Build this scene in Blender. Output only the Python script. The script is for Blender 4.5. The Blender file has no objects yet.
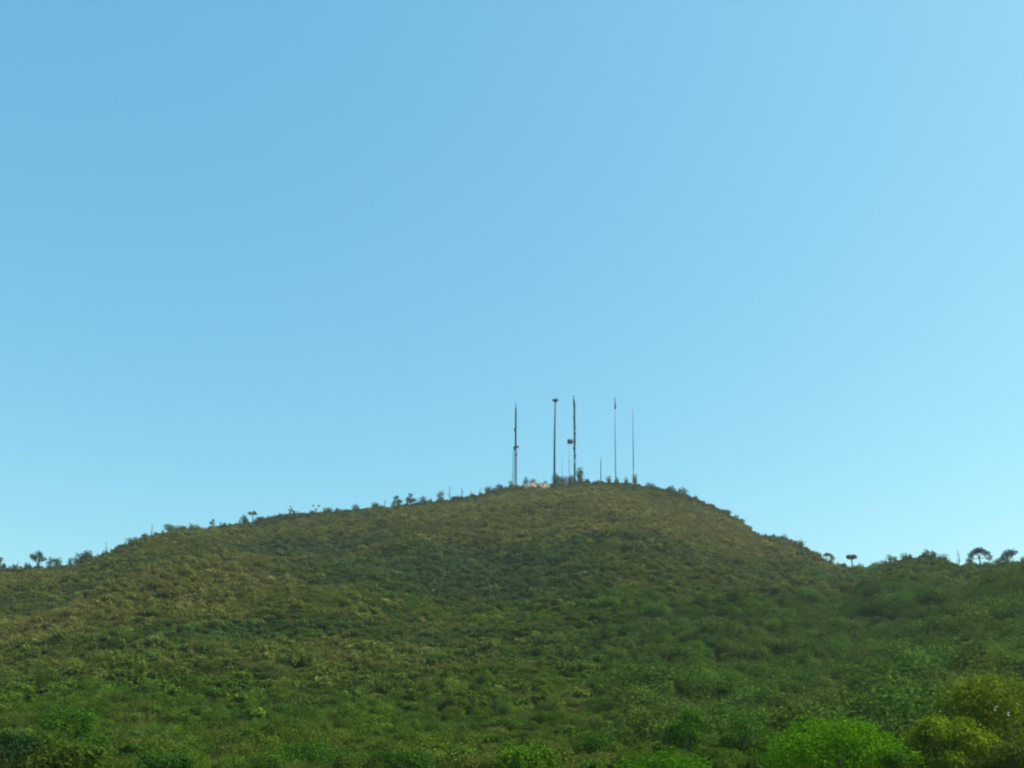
import bpy, math, random
import numpy as np

random.seed(7)
rng = np.random.default_rng(7)
scene = bpy.context.scene
col = scene.collection
R = math.radians

# ------------------------------------------------------------------ camera
F, CX, CY = 887.0, 512.0, 384.0
PITCH = R(4.0)
HORIZON = 722.0                      # image row of the true horizon
PY = HORIZON - F * math.tan(PITCH)   # row of the optical axis (the photo is the upper part of a taller frame)
ZC = 3.0
cam_d = bpy.data.cameras.new('camera')
cam = bpy.data.objects.new('camera', cam_d)
col.objects.link(cam)
cam.location = (0, 0, ZC)
cam.rotation_euler = (math.pi / 2 + PITCH, 0, 0)
cam_d.sensor_width = 36.0
cam_d.lens = 36.0 * F / 1024.0
cam_d.shift_y = (PY - CY) / 1024.0
cam_d.clip_start = 0.5
cam_d.clip_end = 6000
scene.camera = cam


def ray(px, py):
    """azimuth and tangent of elevation of a photo pixel"""
    xr, yu = (px - CX) / F, (PY - py) / F
    X, Y, Z = xr, math.cos(PITCH) - yu * math.sin(PITCH), math.sin(PITCH) + yu * math.cos(PITCH)
    return math.atan2(X, Y), Z / math.hypot(X, Y)


# ------------------------------------------------------------------ terrain
SKY = [(-60, 566), (0, 571), (30, 571), (60, 569), (80, 565), (100, 558), (125, 547), (150, 538), (180, 531), (210, 529), (260, 521),
       (290, 515), (340, 511), (390, 508), (440, 501), (480, 495), (500, 490), (515, 487), (550, 485), (585, 483),
       (620, 483), (640, 486), (660, 489), (683, 494), (700, 502), (725, 513), (740, 521.5), (752, 532), (758, 536), (775, 538.5),
       (795, 544), (815, 555), (826, 564), (845, 569), (870, 568), (886, 565), (896, 561), (915, 559), (932, 558), (945, 561), (953, 566),
       (975, 566.5), (1000, 565.5), (1024, 563), (1090, 556)]
sk_az, sk_t = zip(*[ray(p[0], p[1] + (4.0 if p[0] > 850 else 2.2)) for p in SKY])
sk_az, sk_t = list(sk_az), list(sk_t)
sk_az = [-math.pi, R(-110), R(-60)] + sk_az + [R(60), R(110), math.pi]
sk_t = [0.02, 0.03, 0.13] + sk_t + [0.15, 0.03, 0.02]

azs = np.unique(np.concatenate([np.radians(np.arange(-180, -42, 2.0)), np.radians(np.arange(-42, 42.01, 0.16)),
                                np.radians(np.arange(44, 180.1, 2.0))]))
rs = np.unique(np.concatenate([np.linspace(0, 60, 13), np.linspace(60, 520, 231), np.geomspace(520, 1500, 30)]))
tanE = np.interp(azs, sk_az, sk_t)
pxs = CX + np.tan(np.clip(azs, -1.2, 1.2)) * F        # rough column, only to place the crest distance
crest_az = np.radians([-180, -70, -36, -25, -18, -8, 0, 10, 15, 19, 24, 31, 40, 70, 180])
crest_r = [420, 420, 390, 400, 430, 470, 480, 478, 462, 425, 350, 330, 330, 420, 420]
rc = np.interp(azs, crest_az, crest_r)
foot = np.interp(azs, np.radians([-180, -40, -15, 10, 25, 40, 180]), [90, 70, 80, 82, 66, 60, 90])


def fbm(x, y, seed, scale, octv=4):
    g = np.random.default_rng(seed)
    out = np.zeros(np.broadcast(x, y).shape)
    amp, tot = 1.0, 0.0
    for o in range(octv):
        acc = 0
        for k in range(5):
            a = g.uniform(0, 2 * math.pi)
            f = g.uniform(0.7, 1.4) * 2 ** o / scale * 2 * math.pi
            ph = g.uniform(0, 6.28)
            wob = 0.8 * np.sin((x * math.sin(a + 1) - y * math.cos(a + 1)) * f * 0.6 + ph * 2)
            acc = acc + np.sin((x * math.cos(a) + y * math.sin(a)) * f + ph + wob)
        out = out + amp * acc / 2.2
        tot += amp
        amp *= 0.5
    return out / tot


A, RR = np.meshgrid(azs, rs, indexing='ij')
GX, GY = np.sin(A) * RR, np.cos(A) * RR
H = ZC + rc * tanE
S = (RR - foot[:, None]) / (rc - foot)[:, None]
Sc = np.clip(S, 0, 1)
P = 0.72 * Sc ** 1.35 + 0.28 * (Sc * Sc * (3 - 2 * Sc))
d = np.clip(RR - rc[:, None], 0, None)
Z = H[:, None] * P - np.minimum(d * 0.06 + 0.0011 * d ** 2, 0.9 * H[:, None] * (1 - np.exp(-d / 160)) + d * 0.02)
win = np.clip(4 * Sc * (1 - Sc), 0, 1)
Z += win * (3.2 * fbm(GX, GY, 3, 120) + 1.2 * fbm(GX, GY, 4, 34, 3)
            + 2.2 * np.sin(A * 26 + 1.3 * np.sin(RR / 70)) * np.clip(Sc * 1.5, 0, 1))
Z += 0.25 * fbm(GX, GY, 8, 30, 2) * np.clip((RR - 12) / 30, 0, 1) * (d <= 0)
# soften the crest along r
for it in range(5):
    Zs = Z.copy()
    Zs[:, 14:-31] = 0.25 * Z[:, 13:-32] + 0.5 * Z[:, 14:-31] + 0.25 * Z[:, 15:-30]
    Z = Zs
el = np.where(RR > 40, (Z - ZC) / np.maximum(RR, 1), -9)
cur = el.max(axis=1)
ia = el.argmax(axis=1)
fac = (tanE * RR[np.arange(len(azs)), ia] + ZC) / np.maximum(Z[np.arange(len(azs)), ia], 1.0)
infront = (np.abs(azs) < R(60))
Z = np.where(infront[:, None], Z * fac[:, None], Z)
Z = np.maximum(Z, -0.6)
rcrest = rs[ia]


def bil(arr, az, r):
    i = np.clip(np.searchsorted(azs, az) - 1, 0, len(azs) - 2)
    j = np.clip(np.searchsorted(rs, r) - 1, 0, len(rs) - 2)
    u = (az - azs[i]) / (azs[i + 1] - azs[i])
    v = np.clip((r - rs[j]) / (rs[j + 1] - rs[j]), 0, 1)
    return (arr[i, j] * (1 - u) * (1 - v) + arr[i + 1, j] * u * (1 - v) + arr[i, j + 1] * (1 - u) * v + arr[i + 1, j + 1] * u * v)


def ground(x, y):
    return bil(Z, np.arctan2(x, y), np.hypot(x, y))


def crest_at(az):
    return float(np.interp(az, azs, np.interp(azs, azs, rcrest)))


def hit(px, py):
    az, t = ray(px, py)
    r = np.linspace(20, 700, 3000)
    z = bil(Z, np.full_like(r, az), r)
    k = np.argmax(z - (ZC + t * r) >= 0)
    rr = r[k] if k > 0 else crest_at(az)
    return math.sin(az) * rr, math.cos(az) * rr


# ------------------------------------------------------------------ materials
def new_mat(name):
    m = bpy.data.materials.new(name)
    m.use_nodes = True
    nt = m.node_tree
    for n in list(nt.nodes):
        nt.nodes.remove(n)
    out = nt.nodes.new('ShaderNodeOutputMaterial')
    return m, nt, out


def leaf_mat(name, instancer):
    m, nt, out = new_mat(name)
    L = nt.links.new
    if instancer:
        src = nt.nodes.new('ShaderNodeAttribute')
        src.attribute_type = 'INSTANCER'
        src.attribute_name = 'tint'
    else:
        src = nt.nodes.new('ShaderNodeObjectInfo')
    va = nt.nodes.new('ShaderNodeAttribute')
    va.attribute_name = 'shade'
    hsv = nt.nodes.new('ShaderNodeHueSaturation')
    mr = nt.nodes.new('ShaderNodeMapRange')
    mr.inputs['To Min'].default_value = 0.55
    mr.inputs['To Max'].default_value = 1.65
    L(va.outputs['Fac'], mr.inputs['Value'])
    L(mr.outputs[0], hsv.inputs['Value'])
    mh = nt.nodes.new('ShaderNodeMapRange')
    mh.inputs['To Min'].default_value = 0.515
    mh.inputs['To Max'].default_value = 0.482
    L(va.outputs['Fac'], mh.inputs['Value'])
    L(mh.outputs[0], hsv.inputs['Hue'])
    L(src.outputs['Color'], hsv.inputs['Color'])
    pr = nt.nodes.new('ShaderNodeBsdfPrincipled')
    pr.inputs['Roughness'].default_value = 0.65
    pr.inputs['Specular IOR Level'].default_value = 0.0
    L(hsv.outputs[0], pr.inputs['Base Color'])
    tr = nt.nodes.new('ShaderNodeBsdfTranslucent')
    L(hsv.outputs[0], tr.inputs['Color'])
    mx = nt.nodes.new('ShaderNodeMixShader')
    mx.inputs[0].default_value = 0.3
    L(pr.outputs[0], mx.inputs[1])
    L(tr.outputs[0], mx.inputs[2])
    L(mx.outputs[0], out.inputs['Surface'])
    return m


def solid_mat(name, c, rough=0.6, metal=0.0, var=0.25, scale=3.0):
    m, nt, out = new_mat(name)
    L = nt.links.new
    tc = nt.nodes.new('ShaderNodeTexCoord')
    nz = nt.nodes.new('ShaderNodeTexNoise')
    nz.inputs['Scale'].default_value = scale
    nz.inputs['Detail'].default_value = 5
    L(tc.outputs['Object'], nz.inputs['Vector'])
    rp = nt.nodes.new('ShaderNodeValToRGB')
    rp.color_ramp.elements[0].position = 0.3
    rp.color_ramp.elements[1].position = 0.75
    rp.color_ramp.elements[0].color = tuple(x * (1 - var) for x in c) + (1,)
    rp.color_ramp.elements[1].color = tuple(min(1, x * (1 + var)) for x in c) + (1,)
    L(nz.outputs['Fac'], rp.inputs[0])
    pr = nt.nodes.new('ShaderNodeBsdfPrincipled')
    pr.inputs['Roughness'].default_value = rough
    pr.inputs['Metallic'].default_value = metal
    L(rp.outputs[0], pr.inputs['Base Color'])
    bp = nt.nodes.new('ShaderNodeBump')
    bp.inputs['Strength'].default_value = 0.25
    L(nz.outputs['Fac'], bp.inputs['Height'])
    L(bp.outputs[0], pr.inputs['Normal'])
    L(pr.outputs[0], out.inputs['Surface'])
    return m


M_SCRUB = leaf_mat('scrub_foliage', True)
M_LEAF = leaf_mat('foliage', False)
M_BARK = solid_mat('bark', (0.09, 0.07, 0.05), 0.9, scale=4)
M_STEEL = solid_mat('dark_weathered_steel', (0.013, 0.03, 0.042), 0.8, 0.0)
M_STEEL2 = solid_mat('grey_painted_steel', (0.028, 0.042, 0.062), 0.85, 0.0)
M_PALE = solid_mat('pale_galvanised_steel', (0.17, 0.21, 0.26), 0.8, 0.0)
M_WHITE = solid_mat('white_paint', (0.72, 0.72, 0.7), 0.5)
M_RED = solid_mat('faded_red_paint', (0.36, 0.13, 0.11), 0.6)
M_ROCK = solid_mat('pale_ochre_rock', (0.42, 0.36, 0.26), 0.9, var=0.35, scale=0.6)
M_TAN = solid_mat('tan_rock', (0.24, 0.19, 0.11), 0.9, var=0.4, scale=0.8)
M_BLOSSOM = solid_mat('white_blossom', (0.5, 0.52, 0.42), 0.7)

# ground material
m, nt, out = new_mat('hill_soil_and_dry_grass')
L = nt.links.new
tc = nt.nodes.new('ShaderNodeTexCoord')
n1 = nt.nodes.new('ShaderNodeTexNoise'); n1.inputs['Scale'].default_value = 0.03; n1.inputs['Detail'].default_value = 6
n2 = nt.nodes.new('ShaderNodeTexNoise'); n2.inputs['Scale'].default_value = 1.3; n2.inputs['Detail'].default_value = 6
L(tc.outputs['Object'], n1.inputs['Vector']); L(tc.outputs['Object'], n2.inputs['Vector'])
r1 = nt.nodes.new('ShaderNodeValToRGB')
r1.color_ramp.elements[0].position = 0.35; r1.color_ramp.elements[0].color = (0.05, 0.07, 0.022, 1)
r1.color_ramp.elements[1].position = 0.65; r1.color_ramp.elements[1].color = (0.13, 0.115, 0.05, 1)
L(n1.outputs['Fac'], r1.inputs[0])
r2 = nt.nodes.new('ShaderNodeValToRGB')
r2.color_ramp.elements[0].position = 0.3; r2.color_ramp.elements[0].color = (0.55, 0.55, 0.55, 1)
r2.color_ramp.elements[1].position = 0.7; r2.color_ramp.elements[1].color = (1.2, 1.2, 1.1, 1)
L(n2.outputs['Fac'], r2.inputs[0])
mm = nt.nodes.new('ShaderNodeMix'); mm.data_type = 'RGBA'; mm.blend_type = 'MULTIPLY'; mm.inputs[0].default_value = 1
L(r1.outputs[0], mm.inputs[6]); L(r2.outputs[0], mm.inputs[7])
pr = nt.nodes.new('ShaderNodeBsdfPrincipled'); pr.inputs['Roughness'].default_value = 0.95
pr.inputs['Specular IOR Level'].default_value = 0.1
L(mm.outputs[2], pr.inputs['Base Color'])
bp = nt.nodes.new('ShaderNodeBump'); bp.inputs['Strength'].default_value = 0.6; bp.inputs['Distance'].default_value = 0.4
L(n2.outputs['Fac'], bp.inputs['Height']); L(bp.outputs[0], pr.inputs['Normal'])
L(pr.outputs[0], out.inputs['Surface'])
M_GROUND = m

# ------------------------------------------------------------------ terrain mesh
na, nr = A.shape
verts = np.stack([GX, GY, Z], -1).reshape(-1, 3)
ii = np.arange(na - 1)[:, None] * nr + np.arange(1, nr - 1)[None, :]
quads = np.stack([ii, ii + 1, ii + nr + 1, ii + nr], -1).reshape(-1, 4)
me = bpy.data.meshes.new('hill')
fan = [(0, (i + 1) * nr + 1, i * nr + 1) for i in range(na - 1)]      # the ground right under the camera
me.from_pydata(verts.tolist(), [], quads[:, ::-1].tolist() + fan)
me.polygons.foreach_set('use_smooth', [True] * len(me.polygons))
me.update()
me.validate()
hill = bpy.data.objects.new('hill', me)
me.materials.append(M_GROUND)
hill['kind'] = 'structure'
col.objects.link(hill)


# bare pale earth on the summit, a sheet lying just over the hill
ga, gf = np.meshgrid(np.linspace(ray(516, 484)[0], ray(556, 484)[0], 40), np.linspace(-14, 6, 24), indexing='ij')
gr_ = np.interp(ga, azs, rcrest) + gf
bx, by = np.sin(ga) * gr_, np.cos(ga) * gr_
bz = ground(bx, by) + 0.06
ctr = (ga - ga.mean()) / (ga.max() - ga.min()) * 2
rag = ctr ** 2 + ((gf + 4) / 10) ** 2 + 0.35 * fbm(bx, by, 51, 6, 3)
fs = []
for i in range(39):
    for j in range(23):
        if rag[i:i + 2, j:j + 2].max() < 1.0:
            fs.append((i * 24 + j, (i + 1) * 24 + j, (i + 1) * 24 + j + 1, i * 24 + j + 1))
me = bpy.data.meshes.new('bare_earth')
me.from_pydata(np.stack([bx, by, bz], -1).reshape(-1, 3).tolist(), [], fs)
me.materials.append(M_ROCK)
earth = bpy.data.objects.new('bare_earth', me)
earth['kind'] = 'structure'
col.objects.link(earth)


# ------------------------------------------------------------------ mesh building helpers
def link(name, me, mats, parent=None, coll=col):
    o = bpy.data.objects.new(name, me)
    for m in mats:
        if m.name not in [x.name for x in me.materials]:
            me.materials.append(m)
    if coll is not None:
        coll.objects.link(o)
    if parent is not None:
        o.parent = parent
    return o


def tag(o, label=None, cat=None, group=None, kind=None):
    if label: o['label'] = label
    if cat: o['category'] = cat
    if group: o['group'] = group
    if kind: o['kind'] = kind
    return o


def empty(name, loc):
    o = bpy.data.objects.new(name, None)
    o.location = loc
    o.empty_display_size = 0.5
    col.objects.link(o)
    return o


class MB:
    def __init__(s):
        s.v, s.f = [], []

    def tube(s, pts, rad, n=6, cap=True):
        pts = [np.array(p, float) for p in pts]
        if not hasattr(rad, '__len__'):
            rad = [rad] * len(pts)
        b0 = len(s.v)
        for i, p in enumerate(pts):
            t = pts[min(i + 1, len(pts) - 1)] - pts[max(i - 1, 0)]
            t = t / (np.linalg.norm(t) + 1e-9)
            a = np.cross(t, [0.31, 0.95, 0.05] if abs(t[2]) > 0.6 else [0, 0, 1.0])
            a /= np.linalg.norm(a)
            b = np.cross(t, a)
            for k in range(n):
                th = 2 * math.pi * k / n
                s.v.append(tuple(p + rad[i] * (math.cos(th) * a + math.sin(th) * b)))
        for i in range(len(pts) - 1):
            for k in range(n):
                k2 = (k + 1) % n
                s.f.append((b0 + i * n + k, b0 + i * n + k2, b0 + (i + 1) * n + k2, b0 + (i + 1) * n + k))
        if cap:
            s.f.append(tuple(b0 + k for k in range(n))[::-1])
            s.f.append(tuple(b0 + (len(pts) - 1) * n + k for k in range(n)))
        return s

    def box(s, c, sz, rz=0.0):
        b0 = len(s.v)
        cs, sn = math.cos(rz), math.sin(rz)
        for dx in (-1, 1):
            for dy in (-1, 1):
                for dz in (-1, 1):
                    x, y = dx * sz[0] / 2, dy * sz[1] / 2
                    s.v.append((c[0] + x * cs - y * sn, c[1] + x * sn + y * cs, c[2] + dz * sz[2] / 2))
        for q in ((0, 1, 3, 2), (4, 6, 7, 5), (0, 4, 5, 1), (2, 3, 7, 6), (0, 2, 6, 4), (1, 5, 7, 3)):
            s.f.append(tuple(b0 + k for k in q))
        return s

    def build(s, name, mat, parent=None, smooth=False):
        me = bpy.data.meshes.new(name)
        me.from_pydata(s.v, [], s.f)
        if smooth:
            me.polygons.foreach_set('use_smooth', [True] * len(me.polygons))
        me.update()
        return link(name, me, [mat], parent)


def leaf_mesh(name, centers, normals, length, width, rg, droop=0.0, up=0.0):
    """many small leaf-shaped faces (rhombs bent along the midrib)"""
    n = len(centers)
    t = rg.normal(size=(n, 3))
    t[:, 2] = t[:, 2] * 0.6 - droop + up
    normals = normals / (np.linalg.norm(normals, axis=1, keepdims=True) + 1e-9)
    t -= (t * normals).sum(1, keepdims=True) * normals * 0.85
    t /= np.linalg.norm(t, axis=1, keepdims=True) + 1e-9
    b = np.cross(normals, t)
    b /= np.linalg.norm(b, axis=1, keepdims=True) + 1e-9
    ln = (length * rg.uniform(0.6, 1.35, n))[:, None]
    wd = (width * rg.uniform(0.6, 1.35, n))[:, None]
    p0 = centers - t * ln * 0.5
    p1 = centers + b * wd * 0.5 + normals * wd * 0.12
    p2 = centers + t * ln * 0.5
    p3 = centers - b * wd * 0.5 + normals * wd * 0.12
    v = np.stack([p0, p1, p2, p3], 1).reshape(-1, 3).astype(np.float32)
    me = bpy.data.meshes.new(name)
    me.vertices.add(4 * n)
    me.vertices.foreach_set('co', v.ravel())
    me.loops.add(4 * n)
    me.loops.foreach_set('vertex_index', np.arange(4 * n, dtype=np.int32))
    me.polygons.add(n)
    me.polygons.foreach_set('loop_start', np.arange(0, 4 * n, 4, dtype=np.int32))
    me.update(calc_edges=True)
    return me


def shade_attr(me, vals):
    a = me.attributes.new('shade', 'FLOAT', 'FACE')
    a.data.foreach_set('value', np.clip(vals, 0, 1).astype(np.float32))


def crown_mesh(name, lobes, n, length, width, rg, shell=0.55, twigs=0.0, droop=0.0, up=0.0):
    """leaves spread through the volume of several uneven lobes; lobes: (x,y,z,rx,ry,rz)"""
    lobes = np.array(lobes, float)
    vol = (lobes[:, 3] * lobes[:, 4] * lobes[:, 5]) ** 0.67
    idx = rg.choice(len(lobes), n, p=vol / vol.sum())
    dirs = rg.normal(size=(n, 3))
    dirs /= np.linalg.norm(dirs, axis=1, keepdims=True)
    # lumpy outline
    lump = 1 + 0.16 * np.sin(dirs[:, 0] * 5 + idx * 1.7) * np.sin(dirs[:, 1] * 6 + idx) + 0.12 * np.sin(dirs[:, 2] * 9 + dirs[:, 0] * 7 + idx * 2.1)
    rad = (shell + (1 - shell) * rg.random(n) ** 0.6) * lump * rg.normal(1, 0.05, n)
    # thin sprays that stick out
    spr = rg.random(n) < (0.03 if shell > .7 else 0.10)
    rad = np.where(spr, rad * rg.uniform(1.05, 1.4, n), rad)
    L_ = lobes[idx]
    c = L_[:, :3] + dirs * rad[:, None] * L_[:, 3:6]
    c[:, 2] = np.maximum(c[:, 2], 0.02)
    nrm = dirs * 0.6 + rg.normal(size=(n, 3)) * 0.55 + np.array([0, 0, 0.35])
    me = leaf_mesh(name, c, nrm, length, width, rg, droop, up)
    lobe_v = rg.uniform(-0.16, 0.16, len(lobes))
    shade_attr(me, 0.45 + lobe_v[idx] + rg.normal(0, 0.21, n))
    return me


# ------------------------------------------------------------------ the scrub: one scattered mass
src = bpy.data.collections.new('scrub_sources')


def mound(seed, n, rx, rz, length, width, k=6, up=0.0, shell=0.5):
    rg = np.random.default_rng(seed)
    lob = [(0, 0, rz * 0.45, rx * 0.62, rx * 0.62, rz * 0.5)]
    for i in range(k):
        a = rg.uniform(0, 6.28)
        q = rg.uniform(0.35, 0.75) * rx
        s = rg.uniform(0.28, 0.5) * rx
        lob.append((q * math.cos(a), q * math.sin(a), rz * rg.uniform(0.25, 0.8), s, s, s * rg.uniform(0.7, 1.0) * rz / rx))
    return crown_mesh('shrub', lob, n, length, width, rg, shell, up=up)


def tuft(seed, n, h, spread, w=.05):
    """tall dry grass: narrow blades fanning from the ground"""
    rg = np.random.default_rng(seed)
    base = rg.normal(size=(n, 2)) * spread * 0.45
    lean = base * 0.9 + rg.normal(size=(n, 2)) * 0.16
    ln = h * rg.uniform(0.5, 1.1, n)
    top = np.stack([base[:, 0] + lean[:, 0] * ln, base[:, 1] + lean[:, 1] * ln, ln], 1)
    mid = np.stack([base[:, 0] + lean[:, 0] * ln * 0.35, base[:, 1] + lean[:, 1] * ln * 0.35, ln * 0.55], 1)
    bot = np.stack([base[:, 0], base[:, 1], np.zeros(n)], 1)
    a = rg.uniform(0, 6.28, n)
    s = np.stack([np.cos(a), np.sin(a), np.zeros(n)], 1) * w
    v = np.stack([bot - s, mid - s, top, mid + s], 1).reshape(-1, 3).astype(np.float32)
    me = bpy.data.meshes.new('grass_tuft')
    me.vertices.add(4 * n); me.vertices.foreach_set('co', v.ravel())
    me.loops.add(4 * n); me.loops.foreach_set('vertex_index', np.arange(4 * n, dtype=np.int32))
    me.polygons.add(n); me.polygons.foreach_set('loop_start', np.arange(0, 4 * n, 4, dtype=np.int32))
    me.update(calc_edges=True)
    shade_attr(me, rg.normal(0.5, 0.18, n))
    return me


protos = [mound(11, 420, 1.0, 1.1, .30, .19), mound(12, 420, 1.0, 0.9, .28, .19), mound(13, 460, 1.0, 1.35, .30, .18, 7),
          mound(14, 380, 1.0, 1.0, .34, .2, 5, 0.3, .35), mound(15, 340, 0.75, 1.7, .30, .16, 6, 0.5, .4),
          mound(16, 520, 1.1, 1.2, .27, .18, 9), tuft(17, 110, 1.3, .8), tuft(18, 130, 1.0, 1.0)]
NF = len(protos)      # finer leaved copies of the same kinds, for the near ground
protos += [mound(41, 3000, 1.0, 1.1, .10, .06, 9), mound(42, 3000, 1.0, 0.9, .09, .055, 10), mound(43, 3000, 1.0, 1.3, .10, .055, 10, .3),
           mound(44, 2600, 1.0, 1.0, .12, .05, 8, 0.5, .35), mound(45, 2600, 0.75, 1.6, .10, .05, 9, 0.6, .4),
           mound(46, 3400, 1.1, 1.2, .085, .055, 12), tuft(47, 420, 1.2, .8, .014), tuft(48, 480, .9, 1.0, .014)]
for k, pm in enumerate(protos):
    o = bpy.data.objects.new('scrub_source_%02d' % k, pm)
    pm.materials.append(M_SCRUB)
    src.objects.link(o)

GREEN = np.array([0.053, 0.101, 0.009])
DEEP = np.array([0.036, 0.084, 0.014])
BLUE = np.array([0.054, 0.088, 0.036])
OLIVE = np.array([0.090, 0.116, 0.022])
DRY = np.array([0.180, 0.156, 0.044])

# dry and dark patches of vegetation: where on the hill (found once from the photo), half size across / up slope in metres
PATCH = [(180, 575, 34, 30, 'dry', .65), (60, 640, 30, 22, 'dry', .35), (330, 560, 40, 12, 'dry', .35),
         (560, 530, 40, 22, 'dry', .6), (680, 520, 40, 30, 'dry', .9), (735, 525, 14, 18, 'dry', .7), (620, 500, 40, 12, 'dry', .7),
         (530, 495, 36, 10, 'dry', .7), (450, 520, 40, 10, 'dry', .35), (700, 590, 30, 12, 'dry', .35), (460, 660, 24, 16, 'dry', .35),
         (430, 565, 36, 32, 'dark', .85), (500, 575, 24, 18, 'dark', .5), (280, 552, 24, 12, 'dark', .8), (350, 545, 26, 9, 'dark', .6),
         (635, 522, 9, 8, 'dark', .9), (720, 565, 40, 12, 'dark', .35), (800, 600, 26, 14, 'dark', .4), (570, 655, 18, 10, 'dark', .6),
         (640, 640, 14, 8, 'dark', .45), (900, 640, 40, 20, 'dark', .3), (230, 640, 12, 6, 'dark', .6), (920, 600, 60, 40, 'dark', .05),
         (100, 590, 26, 16, 'dark', .5), (300, 625, 40, 7, 'dark', .55), (610, 575, 40, 6, 'dark', .35), (860, 580, 30, 10, 'dark', .5),
         (570, 610, 40, 14, 'green', .6), (480, 600, 30, 16, 'green', .4), (680, 620, 40, 14, 'green', .5), (90, 705, 20, 12, 'green', .9),
         (300, 730, 16, 14, 'green', .8), (720, 690, 24, 14, 'green', .6), (990, 590, 20, 14, 'green', .5), (920, 575, 26, 20, 'green', .7)]
PATCH = [(hit(a, b),) + tuple(x) for (a, b, *x) in PATCH]


def tint_at(x, y, rg):
    r = np.hypot(x, y)
    az = np.arctan2(x, y)
    n1 = fbm(x, y, 21, 70, 4)
    n2 = fbm(x, y, 22, 22, 3)
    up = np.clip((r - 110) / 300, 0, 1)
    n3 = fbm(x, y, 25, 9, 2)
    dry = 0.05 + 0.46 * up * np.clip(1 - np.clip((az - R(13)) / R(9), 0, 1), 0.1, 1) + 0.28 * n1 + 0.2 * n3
    dark = 0.10 + 0.26 * fbm(x, y, 23, 55, 4) + 0.22 * fbm(x, y, 24, 13, 2) + 0.06 * np.clip((az - R(14)) / R(9), 0, 1)
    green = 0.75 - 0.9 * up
    for (c, sx, sy, kind, w) in PATCH:
        ca = math.atan2(c[0], c[1])
        u = ((x - c[0]) * math.cos(ca) - (y - c[1]) * math.sin(ca)) / sx
        v = ((x - c[0]) * math.sin(ca) + (y - c[1]) * math.cos(ca)) / sy
        q_ = np.sqrt(u * u + v * v) + 0.45 * n2 + 0.3 * n3
        g = w / (1 + np.exp((q_ - 1.15) * 5))
        if kind == 'dry': dry = dry + g; dark = dark - 0.5 * g
        elif kind == 'dark': dark = dark + g; dry = dry - g
        else: green = green + g; dry = dry - 0.5 * g
    dry = np.clip(dry + rg.normal(0, 0.2, len(x)), 0, 1)[:, None]
    dark = np.clip(dark + rg.normal(0, 0.2, len(x)), 0, 1)[:, None]
    green = np.clip(green + 0.3 * n2 + rg.normal(0, 0.2, len(x)), 0, 1)[:, None]
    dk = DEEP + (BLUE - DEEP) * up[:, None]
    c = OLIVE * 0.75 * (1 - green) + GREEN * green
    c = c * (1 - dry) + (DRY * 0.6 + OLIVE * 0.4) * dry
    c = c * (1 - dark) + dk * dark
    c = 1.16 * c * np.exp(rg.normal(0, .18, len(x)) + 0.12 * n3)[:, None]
    return c, dry[:, 0]


def scatter(cell, r_in, r_over, azmax, keep):
    n = int(560 / cell)
    gx, gy = np.meshgrid(np.arange(-n, n) * cell, np.arange(0, n) * cell)
    x = (gx + rng.uniform(-.5, .5, gx.shape) * cell).ravel()
    y = (gy + rng.uniform(-.5, .5, gx.shape) * cell).ravel()
    r, az = np.hypot(x, y), np.arctan2(x, y)
    rcx = np.interp(az, azs, rcrest)
    ok = (np.abs(az) < azmax) & (r > r_in) & (r < rcx + r_over)
    x, y, r, az = x[ok], y[ok], r[ok], az[ok]
    k = rng.random(len(x)) < keep(x, y, r, az)
    return x[k], y[k], r[k], az[k]


def wood(az):
    return np.clip((az - R(15)) / R(8), 0, 1)


x1, y1, r1_, a1 = scatter(1.0, 46, 16, R(38), lambda x, y, r, az: 0.95 - 0.5 * wood(az) - 0.12 * np.clip(fbm(x, y, 31, 18, 2), 0, 1))
bare_c, bare_l = ray(519, 484)[0], ray(554, 484)[0]
front = np.interp(a1, azs, rcrest) - r1_
ok = ~((a1 > bare_c) & (a1 < bare_l) & (front < 15) & (front > -5))
x1, y1, r1_, a1 = x1[ok], y1[ok], r1_[ok], a1[ok]
x2, y2, r2_, a2 = scatter(3.1, 62, 10, R(38), lambda x, y, r, az: 0.14 + 0.5 * wood(az) + 0.75 * np.clip((az - R(5)) / R(6), 0, 1) * np.clip((235 - r) / 40, 0, 1) + 0.25 * (fbm(x, y, 33, 40, 3) > 0.35))
X, Y = np.concatenate([x1, x2]), np.concatenate([y1, y2])
big = np.concatenate([np.zeros(len(x1), bool), np.ones(len(x2), bool)])
rr_ = np.hypot(X, Y)
aa_ = np.arctan2(X, Y)
near_crest = np.abs(rr_ - np.interp(aa_, azs, rcrest)) < 22
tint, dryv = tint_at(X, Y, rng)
size = np.where(big, rng.uniform(1.1, 2.0, len(X)) * (1 + 0.3 * wood(aa_)), rng.gamma(4.5, 0.165, len(X)).clip(0.4, 1.8))
size = np.where(near_crest, np.minimum(size, 1.5 + 0.8 * wood(aa_)) * 0.85, size)
bump = near_crest & (rng.random(len(X)) < .20) & (np.interp(aa_, azs, rcrest) - rr_ > -3)
tint[bump] = np.where(wood(aa_[bump])[:, None] > .5, tint[bump] * .8 + np.array(GREEN) * .3, tint[bump] * .35 + np.array([.030, .056, .026]) * .65)  # outside the wood, backlit shade of the crest shrubs is put into their tint
size = np.where(bump, rng.uniform(.8, 1.9, len(X)) * (1 + .25 * wood(aa_)), size)
kind = rng.choice(6, len(X), p=[.24, .24, .18, .14, .06, .14])
kind = np.where(bump & (rng.random(len(X)) < .22), 4, kind)
tuf = (rng.random(len(X)) < 0.10 + 0.35 * dryv) & ~big & ~bump
kind = np.where(tuf, 6 + (rng.random(len(X)) < .5), kind)
tint[tuf] = tint[tuf] * 0.5 + (DRY * 0.55 + GREEN * .25) * 0.5
grove = big & (rr_ < 235) & (aa_ > R(5))
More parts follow.
